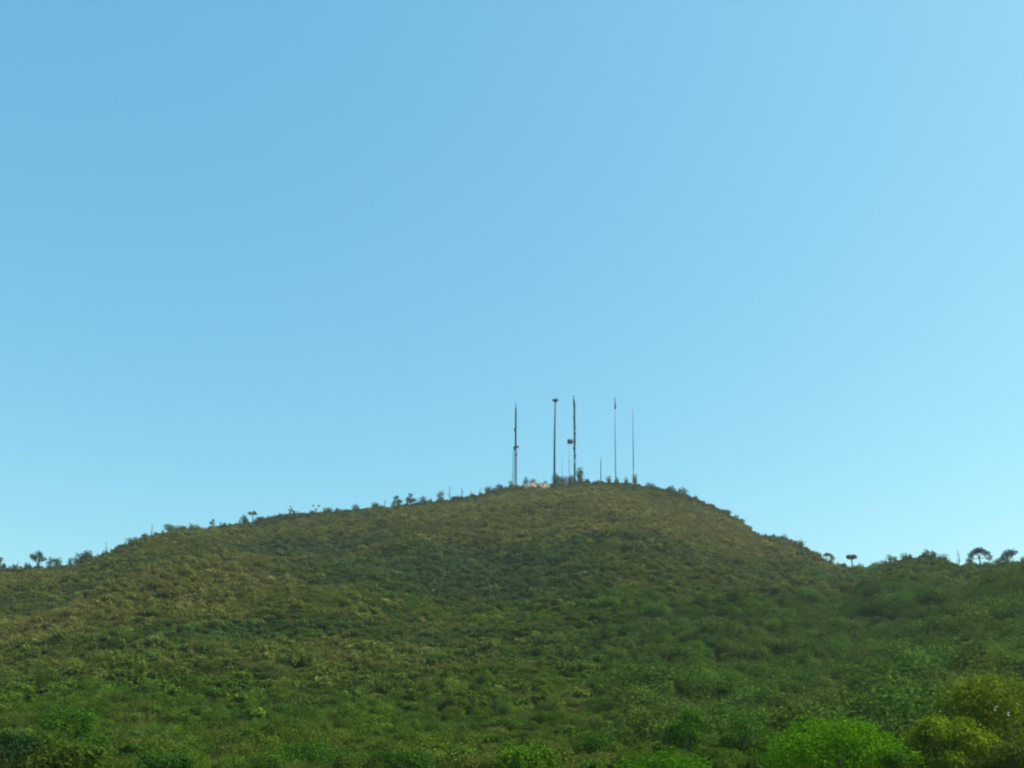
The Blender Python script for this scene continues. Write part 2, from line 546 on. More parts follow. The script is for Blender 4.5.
scl_up = np.where(grove, rng.uniform(1.1, 2.0, len(X)), 1.0)
size = size * scl_up
tint[grove] = tint[grove] * .4 + np.array([.050, .104, .016]) * .6 * rng.uniform(.65, 1.45, grove.sum())[:, None]
kind = np.where(rr_ < np.where(big, 270, 120) + rng.normal(0, 12, len(X)), kind + NF, kind)
zz = ground(X, Y) - 0.08
scl = np.stack([size * rng.uniform(.85, 1.2, len(X)), size * rng.uniform(.85, 1.2, len(X)), size * rng.uniform(.7, 1.1, len(X))], 1)
rot = np.stack([rng.normal(0, .08, len(X)), rng.normal(0, .08, len(X)), rng.uniform(0, 6.283, len(X))], 1)
N = len(X)
me = bpy.data.meshes.new('scrub')
me.vertices.add(N)
me.vertices.foreach_set('co', np.stack([X, Y, zz], 1).astype(np.float32).ravel())
a = me.attributes.new('tint', 'FLOAT_COLOR', 'POINT')
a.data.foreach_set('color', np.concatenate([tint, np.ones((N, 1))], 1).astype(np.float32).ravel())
a = me.attributes.new('turn', 'FLOAT_VECTOR', 'POINT'); a.data.foreach_set('vector', rot.astype(np.float32).ravel())
a = me.attributes.new('grow', 'FLOAT_VECTOR', 'POINT'); a.data.foreach_set('vector', scl.astype(np.float32).ravel())
a = me.attributes.new('pick', 'INT', 'POINT'); a.data.foreach_set('value', kind.astype(np.int32))
scrub = link('scrub', me, [M_SCRUB])
tag(scrub, 'dense low scrub of green and dry olive shrubs blanketing the whole hillside', 'scrub', kind='stuff')
ng = bpy.data.node_groups.new('scrub_scatter', 'GeometryNodeTree')
ng.interface.new_socket('Geometry', in_out='INPUT', socket_type='NodeSocketGeometry')
ng.interface.new_socket('Geometry', in_out='OUTPUT', socket_type='NodeSocketGeometry')
gi, go = ng.nodes.new('NodeGroupInput'), ng.nodes.new('NodeGroupOutput')
iop = ng.nodes.new('GeometryNodeInstanceOnPoints')
ci = ng.nodes.new('GeometryNodeCollectionInfo')
ci.inputs['Collection'].default_value = src
ci.inputs['Separate Children'].default_value = True
ci.inputs['Reset Children'].default_value = True


def named(nm, ty):
    q = ng.nodes.new('GeometryNodeInputNamedAttribute')
    q.data_type = ty
    q.inputs['Name'].default_value = nm
    return q.outputs[0]


mp = ng.nodes.new('GeometryNodeMeshToPoints')
e2r = ng.nodes.new('FunctionNodeEulerToRotation')
ng.links.new(gi.outputs[0], mp.inputs[0])
ng.links.new(mp.outputs[0], iop.inputs['Points'])
ng.links.new(ci.outputs[0], iop.inputs['Instance'])
iop.inputs['Pick Instance'].default_value = True
ng.links.new(named('pick', 'INT'), iop.inputs['Instance Index'])
ng.links.new(named('turn', 'FLOAT_VECTOR'), e2r.inputs[0])
ng.links.new(e2r.outputs[0], iop.inputs['Rotation'])
ng.links.new(named('grow', 'FLOAT_VECTOR'), iop.inputs['Scale'])
ng.links.new(iop.outputs[0], go.inputs[0])
md = scrub.modifiers.new('scatter', 'NODES')
md.node_group = ng
print('scrub instances', N)


# ------------------------------------------------------------------ trees and shrubs on the skyline
def place(px, dr=0.0, r=None, py=520):
    az = ray(px, py)[0]
    rr = (crest_at(az) if r is None else r) + dr
    x, y = math.sin(az) * rr, math.cos(az) * rr
    return x, y, float(ground(np.array([x]), np.array([y]))[0]), rr, az


def z_at(px, py, rr):
    return ZC + rr * ray(px, py)[1]


C_SKY = (0.044, 0.074, 0.034)


def tree(px, top, wpx, style, label, name='tree', dr=0.0, colr=C_SKY, group='trees and shrubs along the skyline', cat=None, seed=None, r=None, dens=1.0):
    x, y, z0, rr, az = place(px, dr, r, (top + 6))
    rg = np.random.default_rng(int(px * 10) if seed is None else seed)
    h = max(z_at(px, top, rr) - z0, 1.2)
    w = wpx * rr / F
    root = empty(name, (x, y, z0 - 0.1))
    root.rotation_euler.z = -az
    tag(root, label, cat or ('tree' if name == 'tree' else 'shrub'), group)
    tb = MB()
    lobes = []
    tr = max(0.05, 0.028 * h)
    if style == 'round':            # open rounded head on a short trunk
        fork = h * 0.3
        tb.tube([(0, 0, 0), (0.03 * w, 0, fork * .6), (0, 0.02 * w, fork), (0, 0, h * .75)], [tr * 1.3, tr, tr * .9, tr * .4])
        k = 6
        for i in range(k):
            a = 2 * math.pi * i / k + rg.uniform(-.3, .3)
            q = w * 0.32
            zz_ = h * rg.uniform(.36, .82)
            p = (q * math.cos(a), q * math.sin(a), zz_)
            tb.tube([(0, 0, fork * .9), (p[0] * .5, p[1] * .5, fork + (zz_ - fork) * .6), p], [tr * .6, tr * .45, tr * .2], 5)
            s = w * rg.uniform(.15, .23)
            lobes.append(p + (s, s, s * .95))
        lobes.append((0, 0, h - w * .2, w * .22, w * .22, w * .2))
        for i in range(4):
            s = w * rg.uniform(.14, .22)
            lobes.append((w * rg.uniform(-.4, .4), w * rg.uniform(-.3, .3), h * rg.uniform(.1, .24), s, s, s))
        n = 500
    elif style == 'umbrella':       # flat head held up on a bare trunk
        tb.tube([(0, 0, 0), (0.05 * w, 0, h * .45), (0, 0, h * .72)], [tr * 1.6, tr * 1.2, tr])
        for i in range(5):
            a = 2 * math.pi * i / 5 + rg.uniform(-.3, .3)
            p = (w * .3 * math.cos(a), w * .3 * math.sin(a), h * rg.uniform(.8, .87))
            tb.tube([(0, 0, h * .68), p], [tr * .8, tr * .3], 5)
            lobes.append(p + (w * .22, w * .22, h * .12))
        n = 380
    elif style == 'arch':           # high arched canopy with open gaps under it
        tb.tube([(0, 0, 0), (0.04 * w, 0, h * .35), (-0.02 * w, 0, h * .6)], [tr * 1.4, tr, tr * .8])
        for i in range(9):
            t = i / 8 * 2 - 1
            p = (t * w * .48, rg.normal(0, .1) * w, h * (.88 - .34 * abs(t) ** 2.4) - (.05 * h))
            if i % 2 == 0:
                tb.tube([(0, 0, h * .5), (p[0] * .5, p[1] * .5, h * .5 + (p[2] - h * .5) * .7), p], [tr * .6, tr * .4, tr * .2], 5)
            s = w * rg.uniform(.14, .2)
            lobes.append(p + (s, s * 1.2, s * .9))
        for i in range(5):
            s = w * rg.uniform(.12, .18)
            lobes.append((w * rg.uniform(-.5, .5), w * rg.uniform(-.2, .2), h * rg.uniform(.06, .2), s, s, s))
        n = 560
    elif style == 'lean':           # bent trunk, head pulled to the left
        tb.tube([(.35 * w, 0, 0), (.28 * w, 0, h * .45), (.05 * w, 0, h * .78), (-.3 * w, 0, h * .85)], [tr * 1.2, tr, tr * .8, tr * .4])
        for q in ((-.38, .86), (-.22, .92), (-.02, .88), (.14, .76), (.25, .6)):
            s = w * rg.uniform(.15, .2)
            lobes.append((q[0] * w, rg.normal(0, .1) * w, q[1] * h, s, s, s * .7))
        n = 320
    elif style == 'slender':        # narrow sapling
        tb.tube([(0, 0, 0), (rg.normal(0, .05) * h, 0, h * .5), (rg.normal(0, .05) * h, 0, h * .97)], [tr * .9, tr * .7, tr * .25])
        for i in range(5):
            f = .28 + .65 * i / 4
            s = w * rg.uniform(.26, .45) * (1.15 - .6 * f)
            lobes.append((rg.normal(0, .12) * w, rg.normal(0, .12) * w, h * f, s, s, s * 1.5))
        n = 150
    elif style == 'fork':           # thin two-armed sapling
        for sx in (-1, 1):
            tb.tube([(0, 0, 0), (0.02 * sx * w, 0, h * .4), (.36 * sx * w, 0, h * .95)], [tr, tr * .8, tr * .4])
            lobes.append((.36 * sx * w, 0, h * .92, w * .16, w * .16, w * .16))
        lobes.append((0, 0, h * .5, w * .15, w * .15, w * .2))
        n = 130
    else:                           # 'bush': head nearly to the ground
        for i in range(4):
            a = 6.28 * i / 4 + rg.uniform(0, 1)
            tb.tube([(0, 0, 0), (.18 * w * math.cos(a), .18 * w * math.sin(a), h * .5)], [tr, tr * .5], 5)
        k = 7
        for i in range(k):
            a = rg.uniform(0, 6.28)
            q = w * rg.uniform(.12, .36)
            s = w * rg.uniform(.16, .26)
            lobes.append((q * math.cos(a), q * math.sin(a), h * rg.uniform(.3, .72), s, s, min(s, h * .3)))
        lobes.append((0, 0, h * .45, w * .34, w * .34, h * .42))
        if h > 1.15 * w:
            for i in range(5):
                f = .2 + .62 * i / 4
                s = w * (.44 - .2 * abs(f - .45))
                lobes.append((rg.normal(0, .06) * w, rg.normal(0, .06) * w, h * f, s, s, h * .17))
        s = w * .2
        lobes.append((rg.normal(0, .08) * w, 0, h - min(s, h * .3), s, s, min(s, h * .3)))
        n = 420
    ln = float(np.clip(0.09 * w + .16, .26, .5))
    area = max(0.6, min(2.6, (w * h) / 22.0))
    tb.build('trunk', M_BARK, root)
    cm = crown_mesh('crown', lobes, int(n * area * dens), ln, ln * .62, rg, .3)
    co = link('crown', cm, [M_LEAF], root)
    v = rg.uniform(.85, 1.15)
    co.color = (colr[0] * v, colr[1] * v, colr[2] * v, 1)
    return root


T = tree
G2 = (0.045, 0.085, 0.024)
G3 = (0.06, 0.10, 0.028)
GR = (0.055, 0.075, 0.05)
T(1, 557, 9, 'round', 'small tree on the skyline cut by the left edge of the photo')
T(10, 565, 8.1, 'bush', 'tiny dark shrub just right of the tree cut by the left edge', 'shrub')
T(17.5, 560, 3, 'slender', 'thin bare sapling on the far left skyline, between tiny shrub and low bush')
T(27, 561.5, 12.15, 'bush', 'low bush touching the left side of the open round-headed tree', 'shrub')
T(38.5, 550, 14, 'round', 'open round-headed tree with sky gaps standing out on the far left skyline', colr=(.03, .06, .03), dens=1.2)
T(49.5, 556.5, 7.425, 'bush', 'small grey-green shrub just right of the open round-headed tree on the left', 'shrub')
T(58.5, 556, 12.15, 'bush', 'twin-topped grey-green shrub midway between open round-headed tree and tall leaning thicket', 'shrub', colr=GR)
T(71, 557, 8.1, 'bush', 'small shrub at the left foot of the paired large trees on the left skyline', 'shrub')
T(79, 551.5, 13.5, 'bush', 'left and lower tree of the dense pair on the left skyline', dens=1.3)
T(88, 549, 16.2, 'bush', 'right and taller tree of the dense pair on the left skyline', dens=1.3, colr=(.04, .07, .045))
T(107, 542, 3.5, 'slender', 'slim sapling beside the slope right of the dense tree pair')
T(126, 537.5, 5, 'slender', 'small upright sapling on the rising left ridge below the pole-like one')
T(133, 536, 12.15, 'bush', 'dark rounded shrub on the rising left ridge between two saplings', 'shrub')
T(146, 532, 13.5, 'bush', 'dark shrub hugging the left foot of the pole-like sapling', 'shrub')
T(152.5, 524, 3.2, 'slender', 'pole-like sapling rising from the left ridge where it levels off')
T(171, 523, 16.2, 'bush', 'leafy shrub clump at the left end of the level ridge stretch', 'shrub', colr=G2)
T(180, 525, 10.8, 'bush', 'low dark shrub tucked right of the leafy shrub clump on the left ridge', 'shrub')
T(193, 523, 16.2, 'bush', 'wide flat shrub on the left ridge midway along the level stretch', 'shrub')
T(213, 518.5, 7, 'round', 'small dark tree on the left ridge, left of the lone stemmed tree')
T(252.5, 511, 9, 'umbrella', 'lone stemmed tree with flat crown on the left ridge')
T(244, 514, 10.8, 'bush', 'low shrub at the left side of the lone stemmed flat-crowned tree', 'shrub')
T(290.5, 505.5, 5.5, 'round', 'tiny round tree on the ridge between the flat-crowned tree and forked sapling')
T(316, 504.5, 7, 'fork', 'forked y-shaped sapling on the ridge left of the paired round trees', colr=GR)
T(330, 506.5, 12.15, 'bush', 'low bush on the ridge just right of the forked sapling', 'shrub')
T(356, 504.5, 13.5, 'bush', 'flat low bush in the middle of the long left ridge', 'shrub')
T(375, 501, 12.15, 'bush', 'green bush on the ridge left of the paired round trees', 'shrub', colr=G2)
T(385, 500, 4, 'slender', 'thin sapling touching the left of the paired round trees')
T(397, 495, 11, 'round', 'left tree of the paired round trees on the long left ridge', dens=1.2)
T(410.5, 492.5, 12, 'round', 'right and taller tree of the paired round trees on the left ridge', dens=1.2)
T(423, 495, 13.5, 'bush', 'bush filling the slope right of the paired round trees', 'shrub')
T(441, 490, 9.45, 'bush', 'dark rounded shrub left of the row of thin upright saplings', 'shrub')
T(450, 486, 3.5, 'slender', 'first thin upright sapling in the row below the summit, counted from the left', colr=GR)
T(462, 486.5, 4, 'slender', 'second thin upright sapling in the row below the summit, counted from the left')
T(471, 489, 3.5, 'slender', 'third thin upright sapling in the row below the summit, counted from the left', colr=GR)
T(480, 487.5, 4.5, 'slender', 'fourth thin upright sapling in the row below the summit, counted from the left')
T(489, 485, 12.15, 'bush', 'left bush of the dense clump left of the lattice tower', 'shrub', colr=(.03, .058, .04))
T(499, 483, 14.85, 'bush', 'right bush of the dense clump left of the lattice tower', 'shrub', colr=(.03, .058, .04))
T(511, 480, 7, 'bush', 'dark bush at the left foot of the lattice tower', 'shrub')
T(526, 476.5, 8, 'bush', 'grey-brown bush on top of the pale rock outcrop', 'shrub', dr=2.5, colr=(.07, .07, .05))
T(533, 478, 9, 'bush', 'low grey bush behind the middle of the pale rock outcrop', 'shrub', dr=3, colr=(.06, .068, .05))
T(545, 480, 7, 'bush', 'low bush at the right end of the pale rock outcrop', 'shrub', dr=1)
T(556, 473, 12, 'bush', 'dark bush at the foot of the bowl-topped mast', 'shrub', dr=-2, dens=1.3)
T(564, 475, 15, 'bush', 'feathery grey-green bush between the bowl-topped mast and drum-bearing mast', 'shrub', dr=-2, colr=GR)
T(572, 474, 12, 'bush', 'dark bush covering the foot of the drum-bearing mast', 'shrub', dr=-2.5)
T(580, 466, 10.5, 'bush', 'tall columnar bush close right of the drum-bearing mast', 'shrub', dr=-.5, dens=1.3)
T(588, 478, 8, 'bush', 'low dark bush between the columnar bush and the short pole', 'shrub')
T(609, 475, 7, 'bush', 'pale green bush just left of the thin whip-topped mast', 'shrub', dr=-1, colr=G3)
T(617, 476, 6, 'bush', 'small bush at the foot of the thin whip-topped mast', 'shrub', dr=-1.5)
T(626, 476.5, 6.5, 'bush', 'small green bush between the two thin masts on the right', 'shrub', dr=-1, colr=G2)
T(635, 474, 8, 'bush', 'dark bush at the foot of the rightmost mast', 'shrub', dr=-1.5)
T(651, 482, 12.15, 'bush', 'low bush on the summit edge right of the rightmost mast', 'shrub', dr=-1)
T(671, 484.5, 12.15, 'bush', 'dark bush on the right shoulder of the summit', 'shrub', dr=-1, colr=(.026, .05, .03))
T(682, 486, 12.15, 'bush', 'grey-green bush where the summit breaks to the steep right slope', 'shrub', dr=-1, colr=GR)
T(694, 495, 10.8, 'bush', 'low bush at the top of the steep right slope', 'shrub')
T(712, 502.5, 9.45, 'bush', 'small dry bush a third down the steep right slope', 'shrub', colr=(.08, .08, .035))
T(727, 508, 10.8, 'bush', 'dark bush above the little cliff on the right slope', 'shrub', colr=(.028, .05, .035))
T(735, 514, 10.8, 'bush', 'upper of three dark shrubs lining the little cliff on the right slope', 'shrub', colr=(.026, .046, .034))
T(742, 519, 10.8, 'bush', 'middle of three dark shrubs lining the little cliff on the right slope', 'shrub', colr=(.026, .046, .034))
T(749, 524.5, 10.8, 'bush', 'lowest of three dark shrubs lining the little cliff on the right slope', 'shrub', colr=(.026, .046, .034))
T(773, 533.5, 9.45, 'bush', 'dark low shrub on the ledge below the little cliff', 'shrub')
T(785, 532.5, 10.8, 'bush', 'tallest shrub on the right ledge below the little cliff', 'shrub', colr=(.028, .052, .028))
T(799, 539, 13.5, 'bush', 'wide shrub where the right ledge starts to fall away', 'shrub')
T(814, 550, 10.8, 'bush', 'brownish shrub at the lower end of the right slope', 'shrub', colr=(.07, .07, .035))
T(830, 552.5, 11, 'lean', 'leaning tree with crown bent left in the right saddle', dr=3)
T(842, 563, 6.75, 'bush', 'tiny shrub between the leaning tree and umbrella-shaped tree', 'shrub')
T(851.5, 553.5, 10, 'umbrella', 'umbrella-shaped tree with bare trunk in the right saddle', dens=1.5, colr=(.028, .046, .036))
T(861, 562, 10.8, 'bush', 'low shrub just right of the umbrella-shaped tree', 'shrub')
T(873, 561, 12.15, 'bush', 'low shrub midway between the umbrella-shaped tree and green wood', 'shrub')
T(884, 559, 12.15, 'bush', 'shrub against the left side of the green wood on the right ridge', 'shrub', colr=G2)
W = 'trees of the green wood on the right ridge'
T(893, 554, 13, 'bush', 'leftmost tree of the green wood on the right ridge', colr=G3, group=W, dr=-4)
T(904, 553, 15, 'bush', 'second tree from the left in the green wood on the right ridge', colr=G2, group=W, dr=-2)
T(918, 554.5, 15, 'bush', 'third tree from the left in the green wood, left of the tallest', colr=G2, group=W, dr=-3)
T(929, 548, 14, 'bush', 'tallest tree with spiked top in the green wood on the right ridge', colr=G2, group=W, dr=-1, dens=1.2)
T(943, 552.5, 15, 'bush', 'rightmost tree of the green wood, sloping down towards the slender snag', colr=G2, group=W, dr=-3)
T(957.5, 549, 4.5, 'slender', 'slender snag-like tree between the green wood and arched tree', colr=(.04, .06, .05))
T(970, 556, 6, 'round', 'small round tree under the left end of the arched canopy')
T(979, 546, 17, 'arch', 'arched open-crowned tree with sky under its canopy on the right skyline', dens=1.3, colr=(.028, .05, .035))
T(985, 560, 14, 'bush', 'low grey-green bush under the arched canopy', 'shrub', colr=GR)
T(995.5, 559, 7, 'bush', 'small bush between the arched tree and lobed round tree', 'shrub', colr=GR)
T(1007.5, 548.5, 16, 'round', 'lobed round-headed tree right of the arched tree on the skyline', dens=1.4, colr=(.028, .052, .034))
T(1007, 559, 18, 'bush', 'dark bush spread below the lobed round-headed tree', 'shrub')
T(1023, 555, 9, 'bush', 'dark tree on the skyline cut by the right edge of the photo')


# ------------------------------------------------------------------ masts on the summit
def mast_root(px, top, name, label, cat, dr=6.0, group='masts on the summit'):
    x, y, z0, rr, az = place(px, dr, None, (top + 482) / 2)
    root = empty(name, (x, y, z0 - 0.3))
    root.rotation_euler.z = -az
    tag(root, label, cat, group)
    return root, (lambda py: z_at(px, py, rr) - z0 + 0.3), rr / F * 1.03


def lattice(root, z0, z1, w0, w1, mat, step, lr, br, tri=3):
    def corner(k, z):
        f = (z - z0) / (z1 - z0)
        w = (w0 + (w1 - w0) * f) / 2 / math.cos(math.pi / 6)
        a = math.pi / 2 + 2 * math.pi * k / 3
        return (w * math.cos(a), w * math.sin(a), z)
    for k in range(3):
        MB().tube([corner(k, z0), corner(k, z1)], lr, 6).build('leg', mat, root)
    b = MB()
    n = max(3, int((z1 - z0) / step))
    for i in range(n):
        za, zb = z0 + (z1 - z0) * i / n, z0 + (z1 - z0) * (i + 1) / n
        for k in range(3):
            j = (k + 1) % 3
            b.tube([corner(k, za), corner(j, zb)], br, 4)
            b.tube([corner(j, za), corner(k, zb)], br, 4)
            b.tube([corner(k, zb), corner(j, zb)], br, 4)
    b.build('bracing', mat, root)


# 1 leftmost: stout lattice tower
root, hz, s = mast_root(515.6, 404, 'lattice_tower', 'dark lattice tower, leftmost of the summit masts, thick above and thinner below', 'radio mast')
lattice(root, 0, hz(448), 1.5, 1.15, M_STEEL, 1.5, .10, .05)
up_ = MB()
up_.tube([(0, 0, hz(448)), (0.1, 0, hz(425)), (.16, 0, hz(409)), (.16, 0, hz(408))], [.55, .55, .5, .25], 10)
up_.build('upper_mast', M_STEEL, root, True)
MB().tube([(.16, 0, hz(408.5)), (.16, 0, hz(403.5))], [.3, .2], 6).build('lightning_rod', M_STEEL2, root)
MB().box((-.75, -.3, hz(448.5)), (.9, .7, 1.9)).tube([(-.55, -.3, hz(448.5)), (0, 0, hz(448.5))], .08).build('antenna', M_STEEL, root)
MB().box((1.15, -.3, hz(447)), (1.4, .6, 1.1)).tube([(1.05, -.3, hz(447)), (0, 0, hz(447))], .08).build('antenna', M_RED, root)
MB().tube([(-.5, .2, hz(456)), (.5, .2, hz(456))], .16).build('crossarm', M_STEEL, root)
MB().tube([(-.7, .2, hz(464)), (.6, .2, hz(464))], .14).build('crossarm', M_STEEL, root)
MB().box((.5, -.3, hz(455)), (.6, .4, 1.2)).build('equipment_box', M_STEEL, root)
MB().box((-.62, -.3, hz(430)), (.5, .4, 1.6)).build('antenna', M_STEEL, root)
MB().tube([(0, 0, .2), (0, 0, hz(448))], .12, 8).build('cable_run', M_STEEL2, root)

root, hz, s = mast_root(512.6, 451, 'pole', 'faint thin pole close against the left side of the lattice tower', 'pole')
MB().tube([(0, 0, 0), (.25, 0, hz(451))], [.2, .14], 8).build('shaft', M_STEEL2, root, True)
MB().box((0, 0, hz(476)), (.5, .4, .8)).build('equipment_box', M_STEEL2, root)

# 2 monopole with a wide bowl head
root, hz, s = mast_root(554.6, 399, 'monopole_mast', 'tall grey monopole with a wide dark bowl-shaped head', 'radio mast')
MB().tube([(-.25, 0, 0), (0, 0, hz(440)), (.45, 0, hz(402))], [.62, .52, .4], 12).build('shaft', M_STEEL2, root, True)
MB().tube([(.45, 0, hz(402.2)), (.45, 0, hz(401.4)), (.5, 0, hz(400)), (.5, 0, hz(399.7))], [.35, 1.15, 1.5, 1.35], 14).build('head_frame', M_STEEL, root)
for k in range(6):
    a = k * math.pi / 3 + .3
    MB().box((.5 + 1.6 * math.cos(a), 1.6 * math.sin(a), hz(400.1)), (.35, .28, .8), a).build('antenna', M_STEEL, root)
MB().tube([(.5, 0, hz(400)), (.5, 0, hz(397.2))], [.06, .03], 6).build('lightning_rod', M_STEEL2, root)

# 3 lattice mast with a drum antenna
root, hz, s = mast_root(574.5, 396, 'guyed_lattice_mast', 'dark slim mast carrying a drum antenna on its left side', 'radio mast')
lattice(root, 0, hz(408), 1.0, .85, M_STEEL, 1.0, .11, .05)
MB().tube([(0, 0, 0.2), (0, 0, hz(463))], .2, 8).build('cable_run', M_STEEL2, root)
for za, zb, ra in ((459.5, 452, .14), (450, 436, .34), (434, 428, .14), (427, 418, .32), (416, 408, .16)):
    MB().tube([(.05, 0, hz(za)), (.05, 0, hz(zb))], ra, 8).build('cable_run', M_STEEL, root)
for zq, sx in ((456, .6), (448.5, -.55), (428, .5), (417, -.5)):
    MB().box((sx, -.35, hz(zq)), (.7, .4, .9)).build('equipment_box', M_STEEL, root)
MB().tube([(0, 0, hz(463)), (0, 0, hz(459.5))], .46, 10).build('painted_band', M_WHITE, root)
MB().tube([(.05, 0, hz(409)), (0, 0, hz(404)), (-.25, 0, hz(400)), (-.3, 0, hz(398.6))], [.5, .68, .55, .25], 10).build('top_antenna', M_STEEL, root, True)
MB().tube([(-.3, 0, hz(398.6)), (-.3, 0, hz(395.8))], [.18, .3], 6).build('beacon', M_STEEL2, root)
MB().box((.2, -.45, hz(434)), (1.25, .6, 1.15)).build('equipment_box', M_STEEL, root)
dz = hz(441.6)
MB().tube([(-3.95, -.2, dz + .1), (-3.7, -.2, dz + .1), (-2.2, -.2, dz), (-1.1, -.2, dz), (-.9, -.2, dz)], [1.0, 1.3, 1.3, 1.2, .7], 18).build('drum_antenna', M_STEEL2, root, True)
MB().tube([(-1.2, -.2, dz), (0, 0, dz)], .2).tube([(-1.6, -.2, dz - .5), (0, 0, dz - 1.4)], .1).build('bracket', M_STEEL, root)
MB().box((.2, -.3, dz), (.9, .7, 1.7)).build('mount', M_STEEL, root)

# 4, 5 thin masts on the right
root, hz, s = mast_root(615.4, 398, 'slim_mast', 'thin pale mast with a dark whip at its top, second from the right', 'radio mast', group='masts on the summit')
MB().tube([(0, 0, 0), (-.1, 0, hz(440)), (0, 0, hz(408))], [.3, .27, .24], 8).build('shaft', M_PALE, root, True)
MB().tube([(0, 0, hz(409.5)), (.1, 0, hz(407.8)), (0, 0, hz(404)), (-.05, 0, hz(397))], [.25, .55, .35, .16], 8).build('whip_antenna', M_STEEL, root, True)
root, hz, s = mast_root(633.2, 409, 'slim_mast', 'plain thin pale mast with a red foot, rightmost on the summit', 'radio mast')
MB().tube([(0, 0, hz(470)), (0, 0, hz(440)), (-.12, 0, hz(409))], [.28, .26, .2], 8).build('shaft', M_PALE, root, True)
MB().tube([(0, 0, 0), (0, 0, hz(474)), (0, 0, hz(470))], [.3, .28, .24], 8).build('painted_foot', M_RED, root)

root, hz, s = mast_root(600.8, 454, 'pole', 'short dark pole alone midway between drum-bearing and whip-topped masts', 'pole')
MB().tube([(0, 0, 0), (0, 0, hz(460))], [.3, .22], 8).build('shaft', M_STEEL, root, True)
MB().tube([(0, 0, hz(460)), (0, 0, hz(453.5))], [.07, .03], 6).build('whip', M_STEEL2, root)
root, hz, s = mast_root(562.2, 459, 'pole', 'faint short pale pole just right of the bowl-topped monopole', 'pole', 9)
MB().tube([(0, 0, 0), (0, 0, hz(459))], [.16, .09], 8).build('shaft', M_PALE, root, True)
MB().box((0, 0, hz(466)), (.4, .3, .6)).build('equipment_box', M_PALE, root)
root, hz, s = mast_root(569.2, 444, 'pole', 'faint pale pole rising just below the drum antenna', 'pole', 9)
MB().tube([(0, 0, 0), (0, 0, hz(444))], [.2, .12], 8).build('shaft', M_PALE, root, True)
MB().box((0, 0, hz(462)), (.45, .3, .7)).build('equipment_box', M_PALE, root)

# pale rock at the summit, tan rock along the little cliff
def outcrop(px, py, dr, n, width, hmin, hmax, slope, label, mat, seed):
    x, y, z0, rr, az = place(px, dr, None, py)
    rg = np.random.default_rng(seed)
    mb = MB()
    for k in range(n):
        f_ = k / (n - 1)
        cx_ = (f_ - .5) * width + rg.normal(0, .3)
        w_, d_, h_ = rg.uniform(1.0, 2.0), rg.uniform(.8, 1.5), rg.uniform(hmin, hmax) * (1.15 - .9 * abs(f_ - .45))
        oy = rg.normal(0, .7) - slope * (f_ - .5)
        gz = float(ground(np.array([x + cx_]), np.array([y + oy]))[0]) - z0
        b0 = len(mb.v)
        nseg, nlay = 9, 4
        ph = rg.uniform(0, 6.28, 4)
        for l in range(nlay):
            f = l / (nlay - 1)
            for q in range(nseg):
                t = 6.283 * q / nseg
                rad = (1 - .45 * f * f) * (1 + .2 * math.sin(2 * t + ph[0]) + .14 * math.sin(3 * t + ph[1] + f * 2)) * rg.uniform(.9, 1.07)
                mb.v.append((cx_ + w_ * rad * math.cos(t), oy + d_ * rad * math.sin(t), gz - .5 + h_ * f * rg.uniform(.9, 1.06)))
        for l in range(nlay - 1):
            for q in range(nseg):
                q2 = (q + 1) % nseg
                mb.f.append((b0 + l * nseg + q, b0 + l * nseg + q2, b0 + (l + 1) * nseg + q2, b0 + (l + 1) * nseg + q))
        mb.f.append(tuple(b0 + (nlay - 1) * nseg + q for q in range(nseg)))
    rock = mb.build('rock_outcrop', mat)
    rock.location = (x, y, z0)
    tag(rock, label, 'rock outcrop')


outcrop(536, 483, -2.5, 26, 22, 2.5, 3.4, 0, 'low pale ochre rock outcrop on the summit right of the lattice tower', M_ROCK, 5)
outcrop(744, 527, -5, 9, 9, 1.2, 2.2, 0, 'small tan rock ledge beside the dark shrubs on the steep right slope', M_TAN, 6)


# ------------------------------------------------------------------ shrubs at the foot of the hill
FG = 'shrubs at the foot of the hill'


def near_mesh(seed, w, h, n, ln, wd, k=14, shell=.45, flat=1.0, droop=0., up=0., core=.34):
    rg = np.random.default_rng(seed)
    lob = [(0, 0, h * .42, w * core, w * core, h * .46)]
    for i in range(k):
        a = 6.283 * (i * .618) + rg.normal(0, .2)
        e = rg.uniform(0.05, 1.3)
        s = w * rg.uniform(.1, .19)
        q = (w * .5 - s * .8) * math.cos(e)
        zc_ = h * .3 + (h * .7 - s * .75 * flat) * math.sin(e)
        lob.append((q * math.cos(a), q * math.sin(a), max(zc_, s * .4), s, s, s * .8 * flat))
    return crown_mesh('crown', lob, n, ln, wd, rg, shell, droop=droop, up=up)


def near_shrub(px, top, wpx, r, label, colr, seed, n, ln=.14, wd=.075, name='shrub', cat='shrub', stems=True, extra=None, zoff=0., **kw):
    x, y, z0, rr, az = place(px, 0, r, top + 15)
    h = z_at(px, top, rr) - z0
    w = wpx * rr / F
    root = empty(name, (x, y, z0 - .05 + zoff))
    root.rotation_euler.z = -az
    tag(root, label, cat, FG)
    cm = near_mesh(seed, w, h, n, ln, wd, **kw)
    co = link('crown', cm, [M_LEAF], root)
    co.color = tuple(colr) + (1,)
    if stems:
        mb = MB()
        rg = np.random.default_rng(seed + 1)
        for i in range(7):
            a = rg.uniform(0, 6.28)
            q = w * rg.uniform(.15, .36)
            mb.tube([(0, 0, 0), (q * .3 * math.cos(a), q * .3 * math.sin(a), h * .35), (q * .6 * math.cos(a), q * .6 * math.sin(a), h * .6)], [.06, .045, .015], 5)
        mb.build('stems', M_BARK, root)
    return root, w, h


